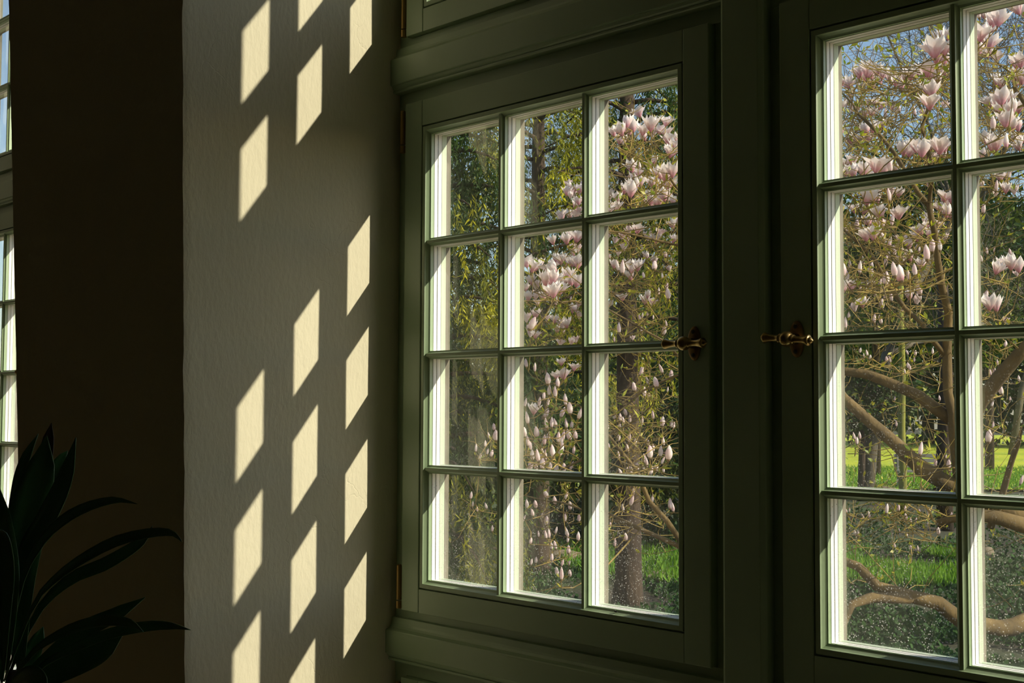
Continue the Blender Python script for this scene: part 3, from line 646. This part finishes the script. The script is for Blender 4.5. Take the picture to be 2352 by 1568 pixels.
# ------------------------------------------------------------------ the magnolia
MZ = 8.5
def resample(pts, step):
    out = [pts[0]]
    for a, b in zip(pts, pts[1:]):
        n = max(1, int((b[0] - a[0]).length / step))
        for i in range(1, n + 1): out.append((a[0].lerp(b[0], i / n), lerp(a[1], b[1], i / n)))
    return out
MROOT = ground_at(2490, MZ)
TREE = empty('magnolia_tree', MROOT); tag(TREE, 'saucer magnolia with pale pink blossoms and buds outside the casements', 'tree')
def limb(rows): return [(at(x, y, z_), r_) for x, y, z_, r_ in rows]
LIMBS = {
 'trunk': [(MROOT + Vector((0, 0, -.1)), .16)] + limb([(2480, 1470, 8.5, .13), (2455, 1330, 8.5, .115), (2410, 1230, 8.5, .10)]),
 'A': limb([(2410, 1230, 8.5, .075), (2290, 1165, 8.5, .062), (2200, 1122, 8.5, .058), (2120, 1075, 8.45, .050), (2055, 1022, 8.4, .043), (1990, 962, 8.4, .038), (1935, 908, 8.4, .034), (1880, 830, 8.4, .024), (1800, 720, 8.3, .017), (1700, 600, 8.2, .013), (1600, 480, 8.1, .009), (1520, 380, 8.0, .006)]),
 'B': limb([(2205, 1125, 8.5, .038), (2188, 1000, 8.55, .034), (2180, 900, 8.6, .033), (2172, 780, 8.6, .030), (2165, 650, 8.5, .025), (2140, 480, 8.4, .019), (2120, 300, 8.2, .014), (2150, 130, 8.0, .009)]),
 'C': limb([(2205, 1120, 8.5, .055), (2228, 985, 8.3, .050), (2252, 925, 8.2, .048), (2295, 868, 8.1, .047), (2352, 808, 8.0, .044), (2430, 720, 8.0, .038), (2440, 560, 7.9, .030), (2400, 350, 7.8, .020), (2330, 200, 7.7, .012)]),
 'D': limb([(2186, 965, 8.6, .045), (2110, 908, 8.7, .040), (2030, 870, 8.8, .036), (1930, 850, 8.9, .030), (1820, 850, 8.9, .017), (1700, 860, 8.8, .013), (1580, 855, 8.9, .010), (1480, 900, 9.0, .008), (1400, 960, 9.0, .006)]),
 'E': limb([(2465, 1390, 8.4, .060), (2330, 1440, 8.2, .055), (2210, 1425, 8.0, .050), (2150, 1390, 7.9, .046), (2080, 1370, 7.9, .040), (2015, 1347, 7.9, .034), (1965, 1302, 7.9, .028), (1920, 1285, 8.0, .026), (1750, 1262, 8.2, .022), (1560, 1250, 8.3, .018), (1470, 1215, 8.4, .013), (1400, 1180, 8.5, .008)]),
 'F': limb([(2090, 1372, 7.9, .036), (2000, 1366, 7.8, .034), (1955, 1388, 7.7, .026), (1935, 1440, 7.6, .020), (1890, 1500, 7.6, .012)]),
 'G': limb([(2450, 1320, 8.5, .06), (2420, 1232, 7.9, .055), (2352, 1205, 7.7, .052), (2290, 1190, 7.6, .046), (2240, 1186, 7.6, .036), (2150, 1200, 7.6, .016)]),
 'H': limb([(2275, 1210, 8.4, .026), (2312, 1110, 8.2, .021), (2335, 1020, 8.0, .018), (2360, 930, 7.9, .014)]),
 'I': limb([(1570, 1252, 8.3, .020), (1525, 1195, 8.3, .019), (1490, 1142, 8.3, .017), (1462, 1080, 8.4, .013), (1400, 1000, 8.5, .010), (1330, 930, 8.6, .007)]),
 'J': limb([(1600, 855, 8.9, .009), (1490, 760, 8.9, .008), (1390, 710, 8.7, .006), (1290, 690, 8.4, .005), (1225, 670, 8.2, .004)]),
 'K': limb([(1705, 605, 8.4, .011), (1570, 565, 8.5, .009), (1450, 540, 8.5, .007), (1350, 530, 8.3, .005), (1280, 520, 8.2, .004)]),
 'L': limb([(2140, 480, 8.4, .018), (2050, 350, 8.6, .014), (1980, 260, 8.8, .010), (1930, 210, 9.0, .006)]),
 'N': limb([(2175, 820, 8.6, .020), (2080, 700, 8.6, .016), (2000, 600, 8.5, .012), (1930, 520, 8.5, .008)]),
 'P': limb([(1420, 985, 8.7, .012), (1330, 1060, 8.8, .009), (1250, 1100, 8.9, .007), (1170, 1080, 9.0, .004)]),
 'Q': limb([(1470, 1215, 8.4, .012), (1360, 1180, 8.8, .009), (1260, 1150, 9.2, .006), (1150, 1130, 9.4, .003)]),
}
NODES = []
for nm, rows in LIMBS.items():
    rs = resample(rows, .14)
    pts = []
    for i, (p, r_) in enumerate(rs):
        j = .012 if nm not in ('trunk',) and 0 < i < len(rs) - 1 else 0
        q = p + Vector((random.gauss(0, j), random.gauss(0, j), random.gauss(0, j)))
        pts.append((q, r_ * (1 + .10 * noise.noise(q * 4)))); NODES.append((q, r_, len(NODES)))
    mb = MB(); mb.tube([p - MROOT for p, _ in pts], [r_ for _, r_ in pts], 10 if rows[0][1] > .03 else 7)
    mb.build('trunk' if nm == 'trunk' else 'branch', BARK, TREE, True)

# blossoms seen in the photograph: (x, y, height) in crop pixels; b = bud
TAB = [
 (1180, 180, 4.61, '1340 350 130,1200 450 150,1270 500 150,1150 540 150,1115 640 120,1395 600 130,1450 480 180,1610 450 130,1550 540 120,1620 570 120,1630 640 130,1650 770 150,1700 700 150,1255 930 140,1340 930 80b,1480 860 100,1430 910 90,1260 1050 120,1340 1090 130,1240 1180 170,1160 1160 130,1100 1260 120,1080 1350 130,1010 1390 100,1600 1010 180,1680 970 170,1560 1070 140,1640 1110 150,1460 1240 130,1600 1230 150,1530 1290 150,1380 1300 80b,1440 1320 100,1680 1290 110,560 1190 110,640 1150 110,600 1230 90,690 1170 110,640 1330 100,690 1290 100,520 1440 120,590 1440 110,650 1440 90,690 1400 90,490 1480 80'),
 (980, 520, 4.9, '1180 440 160,1290 410 110,1220 430 150,1510 360 140,1640 390 140,1700 400 160,1460 460 170,1370 460 130,1330 580 190,1410 560 180,1185 595 130,1580 530 160,1540 590 140,1680 610 160,1115 680 110,1140 780 130,1430 720 180,1370 710 160,1520 670 150,1450 840 100b,1250 850 80,1640 920 120,1220 970 130,1150 1090 150b,1210 1100 110,1580 1080 130,1440 1040 100,1350 1030 80,1500 1300 90,1220 1210 110,1470 1150 100,1640 290 110,1580 130 150,1690 110 150,1430 150 120,1640 230 90,1620 1290 90,1680 1270 90,1545 1170 80b,1620 820 70b,1700 870 80'),
 (1340, 500, 4.9, '600 120 130,810 225 130,1000 230 110,700 430 110,800 470 110,610 530 150,520 520 130,540 640 140,340 520 110,400 540 130b,440 560 150b,655 340 80b,800 530 120b,930 410 80b,995 490 80b,975 560 90,890 650 70b,440 890 100,690 920 120,720 860 100,270 970 110,930 780 90b,955 860 120b,845 830 80b,405 1240 120b,900 1270 100b,555 1350 60,680 650 70b,430 200 90,500 250 80,460 330 90,390 400 70,1010 70 120,860 160 90,350 1370 60b,940 1190 70b,660 1100 60b,785 1120 50b,635 1120 60b,720 1090 60b,655 1260 70b,370 740 60b,300 430 60b,350 250 80,280 200 80'),
 (980, 800, 2.488, '570 85 50b,618 110 50b,695 175 65b,785 145 70,770 75 50,840 105 50,700 240 60b,670 270 55b,735 250 60b,750 195 55b,795 295 65b,820 345 65b,865 370 70b,640 305 55b,610 345 70,580 400 70b,560 310 50b,690 310 50b,765 365 60b,675 370 55b,715 425 60b,690 430 60b,740 430 55b,800 430 55b,825 435 55b,630 480 60b,670 525 55b,750 510 60b,775 500 60b,820 495 60b,855 490 60b,580 530 60b,770 540 60b,605 610 60b,640 615 70b,725 590 70b,760 580 70b,680 610 55b,660 600 50b,840 580 50b,590 560 50b,560 480 55b,690 500 50b,590 670 60b,625 680 60b,660 660 60b,700 670 60b,740 680 50b,785 680 50b,820 670 50b,'
  '1215 130 50b,1230 130 45b,1270 185 50b,1315 195 60b,1350 115 55b,1395 150 50b,1245 250 55b,1190 220 50b,1270 265 40b,1375 235 30b,1140 365 40b,1105 395 45b,1070 385 40b,1125 410 40b,1160 405 45b,1230 415 50b,1295 380 50b,1345 420 55b,1395 430 45b,1410 440 40b,1090 455 50b,1105 460 40b,1095 510 40b,1155 510 55b,1190 540 45b,1250 530 45b,1265 540 40b,1275 595 70b,1335 590 60b,1355 530 55b,1380 600 80b,1295 570 40b,1150 570 45b,1100 610 45b,1240 630 50b,1260 650 60b,1200 680 50b,1170 690 50b,1145 700 40b,1115 705 40b,1245 690 45b,1275 700 50b,1310 680 45b,1340 640 45b,1355 690 40b,1040 560 45b,1030 450 40b,'
  '575 890 50b,625 890 45b,690 830 50b,735 870 45b,790 840 45b,820 900 45b,790 965 50b,680 985 50b,660 950 40b,700 1060 50b,685 1065 45b,735 1040 40b,810 1050 60b,805 1090 40b,865 1075 50b,640 1060 35b,590 1100 35b,740 1125 50b,715 1130 40b,810 1150 45b,715 1195 40b,770 1225 40b,625 1210 35b,595 1220 35b,770 1290 70b,745 1275 45b,820 1285 40b,810 1225 30b,870 970 40b,610 940 40b,550 970 40b,1160 870 60b,1125 915 45b,1285 860 50b,1390 890 60b,1410 910 50b,1360 960 40b,1050 1005 35b,1140 1075 45b,1075 1110 45b,1025 915 40b,1180 820 35b,385 450 40b,360 500 40b,280 570 45b,335 545 35b,365 600 40b,395 500 60b,300 620 40b,345 590 35b,250 840 40b,290 915 35b,345 900 35b,375 1030 35b,265 890 30b'),
 (1880, 0, 3.92, '1110 330 160,1050 430 200,1140 460 140,1060 500 160,980 620 160,1000 690 120,1150 590 110,1130 640 90,1020 800 160,960 770 120,1000 910 170,1080 630 90,1130 680 60,830 660 130,780 690 110,880 610 100,370 650 130,430 630 140,480 650 130,410 690 100,570 660 120,640 690 110,690 730 100,750 760 110,560 720 90,520 690 90,200 730 120,275 740 120,290 840 90,380 780 90,490 760 90,210 950 100,300 970 100b,345 970 80b,510 920 100,550 940 90,470 1000 100,430 1010 90,390 1060 80b,600 1020 80b,660 960 80,700 1000 80b,730 970 80b,650 1080 60b,690 1060 60b,820 770 80,870 1000 80b,940 1010 70,1130 940 70,900 830 80b,440 1150 130,510 1150 120,340 1140 90,290 1240 110,350 1250 100,450 1230 110,190 1110 90,210 1170 80,770 1330 150,930 1340 160,1090 1310 170,850 1310 100,980 1390 110,1010 1320 90,300 1440 120,190 1450 100,400 1520 150,320 1530 140,510 1480 160,590 1470 120,650 1490 130b,1060 1410 60,240 1540 100,700 1510 80,1130 1400 80,'
  '1450 110 120b,1500 120 110,1610 160 170,1810 60 150,1450 290 180,1550 260 120,1540 370 150,1450 430 140,1530 470 110,1420 440 100,1640 740 120,1820 540 150,1780 660 130,1830 690 140,1820 740 80,1650 870 160,1700 880 120,1610 930 150,1640 970 120,1770 830 100,1740 970 160,1800 960 130,1680 1070 160,1800 1110 150,1570 1110 120b,1520 1240 130,1600 1280 160,1690 1270 140b,1760 1240 110,1810 1300 120,1470 1380 100,1830 1250 90'),
 (1880, 390, 3.92, '430 240 160,500 220 130,640 230 120b,720 200 100,400 340 120,570 370 150,720 380 150,345 500 90b,460 450 120,530 470 90,580 470 90b,655 450 110b,490 570 140,225 540 80b,262 530 50b,190 380 110,355 640 60b,210 740 70b,590 600 90b,640 660 90,1090 330 110,1150 370 130,1130 230 130,1030 400 110,970 470 120,930 530 120,890 590 120,810 660 110,690 730 90b,740 740 80b,1025 690 110b,1095 680 110b,980 750 140b,830 770 110,930 840 120,870 900 120b,690 900 130b,745 940 150b,810 950 90b,605 980 120b,600 820 100b,635 770 60b,460 880 90b,485 940 70b,370 880 110b,410 820 80b,285 850 80b,220 900 120b,260 950 100b,210 1040 130,290 1030 120,480 1030 80,540 1020 80b,400 1190 110,570 1210 90b,510 1120 70b,685 1090 70b,660 1140 90b,820 1120 110,915 1080 100b,750 1240 70b,500 1340 80b,568 1350 80b,245 1380 100b,270 1310 60b,370 1080 60b,430 1090 60b,600 1140 50b,1060 790 70b,900 720 60b,870 700 60b,780 780 60b,1130 940 50b,1075 480 70,990 130 60b,1000 610 60b,1150 600 60,1640 60 90,1710 40 70,1595 150 100b,1685 160 110,1590 215 50,1480 350 90b,1470 130 60,1590 880 130,1735 830 150,1730 740 60b,1540 1190 160,1500 1120 100b,1790 930 60,1680 1350 60,1470 800 60b,1520 730 60b,1580 720 50b,1455 1170 50b'),
 (1880, 780, 4.127, '430 150 40b,465 125 60b,490 170 50b,645 185 50b,680 185 60b,850 120 50b,915 130 55b,905 190 50b,850 245 55b,870 260 60b,1080 110 60b,740 795 60b,345 915 70b,395 910 70b,365 960 70b,960 1035 130b,825 1030 50b,1150 555 50b,820 300 45b,720 560 40b,390 100 50b,1110 1160 80b,1230 1180 80b,1205 1100 50b,1740 470 110b,1700 215 60b,1635 310 60b,1655 300 60b,1610 920 120b,1650 810 60b,1640 610 50b,1765 40 60b,1785 30 50b,1910 1330 90b,1550 1320 80b,1905 370 60b,1815 560 40b'),
 (1860, 1130, 3.58, '490 190 60b,630 140 80b,795 205 60b,835 230 40b,975 165 60b,970 250 40b,1055 320 60b,905 160 50b,785 140 50b,445 195 40b,400 340 50b,380 335 50b,305 150 40b,325 145 40b,730 130 50b,835 455 40b,890 460 40b,700 440 35b,1160 190 50b,870 230 40b,330 340 30b,800 350 30b,740 310 30b'),
]
def tepal_flower(openness, seed, reflex=0.0):
    r_ = random.Random(seed); mb = MB(); nv, nu = 6, 4
    for wh in range(3):
        cnt = 3; op = openness * (1.0, .72, .45)[wh]
        for k in range(cnt):
            th = k * 2.0944 + wh * 1.05 + r_.uniform(-.18, .18); o_ = op * r_.uniform(.75, 1.25); hs = r_.uniform(.86, 1.04)
            V = []
            for i in range(nv + 1):
                v = i / nv
                rad = .045 + (.20 + .10 * o_) * math.sin(min(1, v * 1.25) * 1.5708) ** .9 * 1.0 + o_ * .36 * max(0, v - .35) ** 1.3 * 1.6
                if o_ < .35: rad -= .16 * max(0, v - .55) / .45
                z_ = v * hs - reflex * o_ * .35 * max(0, v - .7) - .18 * o_ * v * v
                ha = (.78 if wh == 0 else .72) * (math.sin(math.pi * (v * .80 + .14)) ** .8) * (1 - max(0, v - .72) / .28 * .80)
                for j in range(nu + 1):
                    u_ = -1 + 2 * j / nu; ph = th + u_ * ha
                    rr = max(.02, rad * (1 - .10 * (abs(u_) ** 2) * (1 if wh == 0 else .4)))
                    V.append((1.22 * rr * math.cos(ph), 1.22 * rr * math.sin(ph), .02 + z_ - .05 * u_ * u_ * v))
            mb.add(V, [(i * (nu + 1) + j, i * (nu + 1) + j + 1, (i + 1) * (nu + 1) + j + 1, (i + 1) * (nu + 1) + j) for i in range(nv) for j in range(nu)])
    mb.lathe([(-.06, .03), (-.02, .05), (.05, .055), (.09, .04)], 'z', 7, 1)
    return mb.mesh('blossom', [PETAL, CALYX], True)
def bud_mesh(fat, seed, crack):
    r_ = random.Random(seed); mb = MB(); n = 9; prof = []
    for i in range(9):
        v = i / 8; prof.append((v, max(.006, fat * math.sin(math.pi * (v * .93 + .045) ** .82) ** .85)))
    V = []
    for v, r0 in prof:
        for j in range(n):
            a = 6.28319 * j / n + v * .8; rr = r0 * (1 + .13 * math.cos(3 * a + seed) * v + crack * .25 * (v > .7) * (j % 3 == 0))
            V.append((rr * math.cos(a) + .06 * v * v * math.cos(seed), rr * math.sin(a) + .06 * v * v * math.sin(seed), v))
    mb.add(V, [(i * n + j, i * n + (j + 1) % n, (i + 1) * n + (j + 1) % n, (i + 1) * n + j) for i in range(8) for j in range(n)])
    mb.lathe([(-.07, .03), (-.03, fat * .45), (.07, fat * .62), (.16, fat * .66)], 'z', 7, 1)
    return mb.mesh('bud', [PETAL, CALYX], True)
FLOW = [tepal_flower(.42, 1), tepal_flower(.55, 2), tepal_flower(.75, 3, .3), tepal_flower(.32, 4), tepal_flower(.95, 5, .6), tepal_flower(.6, 6, .1)]
BUDS = [bud_mesh(.17, 1, 0), bud_mesh(.20, 2, .5), bud_mesh(.24, 3, 1), bud_mesh(.155, 5, 0)]
BL = []
for ox, oy, s_, txt in TAB:
    for e in txt.split(','):
        if not e: continue
        b_ = e.endswith('b'); x, y, h = map(float, e.rstrip('b').split())
        px, py, hp = ox + x / s_, oy + y / s_, h / s_
        real = .074 if b_ else .098
        zd = min(10.5, max(6.4, FPX * real / hp)) + random.uniform(-.5, .5)
        zd = min(10.8, max(6.2, zd))
        ph = hp * zd / FPX                       # true height so that it shows as tall as in the photograph
        BL.append((at(px, py + hp * .5, zd), ph, b_, hp * (.55 if b_ else 1)))
        if not b_ and hp > 22 and random.random() < .75:      # a second, half hidden blossom of the same cluster
            z2 = zd + random.uniform(.15, .5)
            BL.append((at(px + random.choice((-1, 1)) * random.uniform(9, 20), py + hp * .5 + random.uniform(-14, 12), z2), ph * random.uniform(.8, 1.0), False, hp * .7))
# twigs: hang every blossom on the nearest wood below or beside it
wood = MB(); leafP = []; leafD = []
NP = [n_[0] for n_ in NODES]; NR = [n_[1] for n_ in NODES]
def nearest(p, lim=None):
    arr = np.array(NP); d = arr - np.array(p); dist = np.linalg.norm(d, axis=1) + np.maximum(0, d[:, 2]) * 1.2
    i = int(np.argmin(dist)); return i, dist[i]
order = sorted(range(len(BL)), key=lambda i: nearest(BL[i][0])[1])
def twig(a, b, r0, r1, wob, up):
    n = max(3, int((b - a).length / .12)); pts = []
    c1 = a.lerp(b, .35) + Vector((random.gauss(0, wob), random.gauss(0, wob), random.gauss(0, wob) - .25 * (b - a).length * up))
    c2 = b + Vector((random.gauss(0, wob * .4), random.gauss(0, wob * .4), -.35 * (b - a).length * up))
    for i in range(n + 1):
        t = i / n; p = (1 - t) ** 3 * a + 3 * (1 - t) ** 2 * t * c1 + 3 * (1 - t) * t * t * c2 + t ** 3 * b
        pts.append(p + (Vector((random.gauss(0, .008), random.gauss(0, .008), random.gauss(0, .008))) if 0 < i < n else Vector()))
    rr = [lerp(r0, r1, i / n) for i in range(n + 1)]
    wood.tube([p - MROOT for p in pts], rr, 4, 0, False); return pts, rr
for i in order:
    p, ph, b_, _ = BL[i]; k, _d = nearest(p)
    pts, rr = twig(NP[k], p + Vector((0, 0, -.004)), min(.009, max(.0042, NR[k] * .6)), .0028, .05, .55)
    for q, r_ in list(zip(pts, rr))[1:-1]: NP.append(q); NR.append(r_)
    if random.random() < .5:
        leafP.append(pts[-2]); leafD.append(Vector((random.gauss(0, 1), random.gauss(0, 1), 1)))
# the tangle of flowerless twigs inside the crown
base_n = len(NP)
for _ in range(1900):
    k = random.randrange(base_n); a = NP[k] + _f * random.uniform(0, .5)
    if (a - CAM).dot(CR) / (a - CAM).dot(_f) * FPX + 1176 < 1400 and random.random() < .75: continue
    v = Vector((random.gauss(0, .5), random.gauss(0, .5), random.gauss(.22, .35))); ln = random.uniform(.18, .6)
    b = a + v.normalized() * ln
    pts, rr = twig(a, b, .0036, .0013, .06, .3)
    for _j in range(random.choice((0, 1, 1, 2))):
        q = random.choice(pts[1:]); q2 = q + Vector((random.gauss(0, .10), random.gauss(0, .10), random.gauss(.07, .07)))
        twig(q, q2, .0024, .0011, .03, .3)
        leafP.append(q2); leafD.append(Vector((random.gauss(0, .8), random.gauss(0, .8), random.gauss(.6, .6))))
    if random.random() < .6:
        leafP.append(pts[-1]); leafD.append(Vector((random.gauss(0, .8), random.gauss(0, .8), random.gauss(.8, .5))))
o = wood.build('twigs', TWIG, TREE); o['kind'] = 'stuff'
lp = np.array([p - MROOT for p in leafP]); ld = np.array(leafD)
lp = np.repeat(lp, 2, 0); ld = np.repeat(ld, 2, 0) + rng.normal(size=(len(lp), 3)) * .5
V_, F_ = leaflets(lp, ld, rng.uniform(.03, .065, len(lp)), rng.uniform(.006, .012, len(lp)))
o = np_mesh('young_leaves', V_, F_, YOUNG, np.repeat(rng.uniform(0, 1, len(lp)), 4), TREE); o['kind'] = 'stuff'
# the 300 largest as single parts, the small ones as one
rank = sorted(range(len(BL)), key=lambda i: -BL[i][3]); rest = MB()
for n_, i in enumerate(rank):
    p, ph, b_, _ = BL[i]
    me = random.choice(BUDS if b_ else FLOW)
    rot = Matrix.Rotation(random.uniform(0, 6.283), 4, 'Z'); tl = Matrix.Rotation(random.gauss(0, .16), 4, 'X') @ Matrix.Rotation(random.gauss(0, .16), 4, 'Y')
    Mx = Matrix.Translation(p - MROOT) @ tl @ rot @ Matrix.Scale(ph * 1.1, 4)
    if n_ < 290:
        ob = link('bud' if b_ else 'blossom', me, TREE); ob.matrix_local = Mx
    else:
        rest.add([Mx @ v.co for v in me.vertices], [tuple(pl.vertices) for pl in me.polygons], [pl.material_index for pl in me.polygons])
# small buds far in the crown share one mesh; their colour still runs from base to tip
def pale_bud():
    return mat('small_bud', (.80, .58, .60, 1), rough=.6, col2=(.94, .86, .83, 1), scale=28, transl=.35)
o = rest.build('small_buds', [pale_bud(), CALYX], TREE, True); o['kind'] = 'stuff'

# ------------------------------------------------------------------ ground cover, grass, garden things
def scatter(name, n, px0, px1, z0, z1, ll, ww, m, label, cat, tintmax, upright, dens=None):
    px = rng.uniform(px0, px1, n); zz_ = 1 / rng.uniform(1 / z1, 1 / z0, n)
    P = np.array([ground_at(a, b) for a, b in zip(px, zz_)]); keep = np.array([noise.noise(Vector(p * .7) + Vector((5, 1, 0))) for p in P]) > (dens if dens is not None else -2)
    P = P[keep]; k = len(P); P[:, 2] += rng.uniform(-.01, .05, k)
    Dn = rng.normal(size=(k, 3)) * (.35 if upright else 1) + np.array([0, 0, 1.0 if upright else .35])
    V, F = leaflets(P, Dn, ll * rng.uniform(.5, 1.3, k), ww * rng.uniform(.7, 1.3, k))
    o = np_mesh(name, V, F, m, np.repeat(rng.uniform(0, tintmax, k), 4)); tag(o, label, cat, kind='stuff')
scatter('grass', 9000, 1925, 2235, 13.9, 17.2, .13, .009, GRASS, 'strip of bright green grass under the low magnolia branches', 'grass', 1, True, -.15)
scatter('grass', 5000, 1270, 1600, 14.0, 19, .12, .010, GRASS, 'patch of green grass beside the conifer trunk', 'grass', 1, True, .02)
scatter('ivy', 45000, 980, 2420, 8.5, 26, .06, .02, IVY, 'low ivy and leaf litter over the garden soil', 'ivy', .8, False, -.3)
scatter('grass', 12000, 1850, 2420, 30.5, 42, .12, .014, GRASS, 'tufts of sunlit grass at the near edge of the far lawn', 'grass', 1, True)
def small_tree(px, z_, pts, r_, m, label, nm, cat):
    B = ground_at(px, z_); mb = MB(); mb.tube([Vector(p) for p in pts], r_, 9); o = mb.build(nm, m, None, True); o.location = B; tag(o, label, cat)
small_tree(2070, 24, [(0, 0, -.1), (.02, 0, .8), (0, 0, 1.6), (.03, 0, 2.6), (0, 0, 4.5)], [.085, .075, .07, .065, .05], MOSSB, 'slim yellow green mossy trunk in front of the lawn', 'mossy_trunk', 'tree trunk')
small_tree(2168, 21, [(0, 0, -.1), (-.03, 0, 1), (.05, 0, 2.4), (0, 0, 4)], [.14, .12, .11, .09], CBARK, 'dark tree trunk beside the lawn, right of the mossy one', 'dark_trunk', 'tree trunk')
def bench():
    B = ground_at(2135, 31); root = empty('garden_bench', B); root.rotation_euler = (0, 0, YAW); tag(root, 'grey wooden garden bench on the far lawn', 'bench')
    for k in range(4):
        mb = MB(); mb.box((-.8, -.2 + k * .12, .42), (.8, -.11 + k * .12, .46)); mb.build('slat', WOODG, root)
    for k in range(3):
        mb = MB(); mb.box((-.8, .27, .52 + k * .12), (.8, .30, .61 + k * .12)); mb.build('back_slat', WOODG, root)
    for x in (-.7, .7):
        for y0, z1 in ((-.2, .42), (.25, .86)):
            mb = MB(); mb.box((x - .03, y0, 0), (x + .03, y0 + .05, z1)); mb.build('leg', WOODG, root)
bench()
def stone(px, z_, s3, seed, label):
    mb = MB(); n, k = 10, 6; V = []
    for i in range(k + 1):
        for j in range(n):
            a = 6.28319 * j / n; t = math.pi * (i / k) * .98 + .02; d = Vector((math.sin(t) * math.cos(a), math.sin(t) * math.sin(a), math.cos(t)))
            s_ = 1 + .25 * noise.noise(d * 1.7 + Vector((seed, 0, 0))); V.append((d.x * s3[0] * s_, d.y * s3[1] * s_, d.z * s3[2] * s_))
    mb.add(V, [(i * n + j, i * n + (j + 1) % n, (i + 1) * n + (j + 1) % n, (i + 1) * n + j) for i in range(k) for j in range(n)])
    o = mb.build('garden_stone', STONE, None, True); o.location = ground_at(px, z_) + Vector((0, 0, s3[2] * .4)); tag(o, label, 'stone', 'stones edging the bed')
stone(1290, 16.4, (.4, .25, .09), 1, 'flat stone behind the buds in the middle bottom pane')
stone(2120, 17.2, (.24, .14, .05), 2, 'pale stone at the end of the bright grass strip')
stone(2262, 17.0, (.10, .10, .09), 3, 'rounded pale stone at the right edge behind the casement')
stone(1505, 14.6, (.34, .2, .06), 4, 'flat brown stone right of the conifer trunk')
stone(2035, 27.5, (.3, .25, .2), 5, 'pale stone under the big diagonal branch')

def insect():
    p = at(1414, 1404, 2.0); y0 = X(.010)
    d = p - CAM; p = CAM + d * ((y0 - CAM.y) / d.y)
    root = empty('dead_fly', p); tag(root, 'tiny dead fly lying on the bottom glazing bead of the left casement', 'fly')
    mb = MB(); mb.lathe([(-.004, .0003), (-.003, .0013), (-.001, .0018), (.0012, .0016), (.0024, .0009), (.0030, .0013), (.0042, .0010), (.0048, .0002)], 'x', 10); b = mb.build('body', SEAL, root, True)
    for s_ in (-1, 1):
        mb = MB(); mb.add([(.001, s_ * .0008, .0016), (-.002, s_ * .0032, .0022), (-.0052, s_ * .0026, .0020), (-.0045, s_ * .0008, .0017)], [(0, 1, 2, 3)]); mb.build('wing', PUTTY, root)
insect()
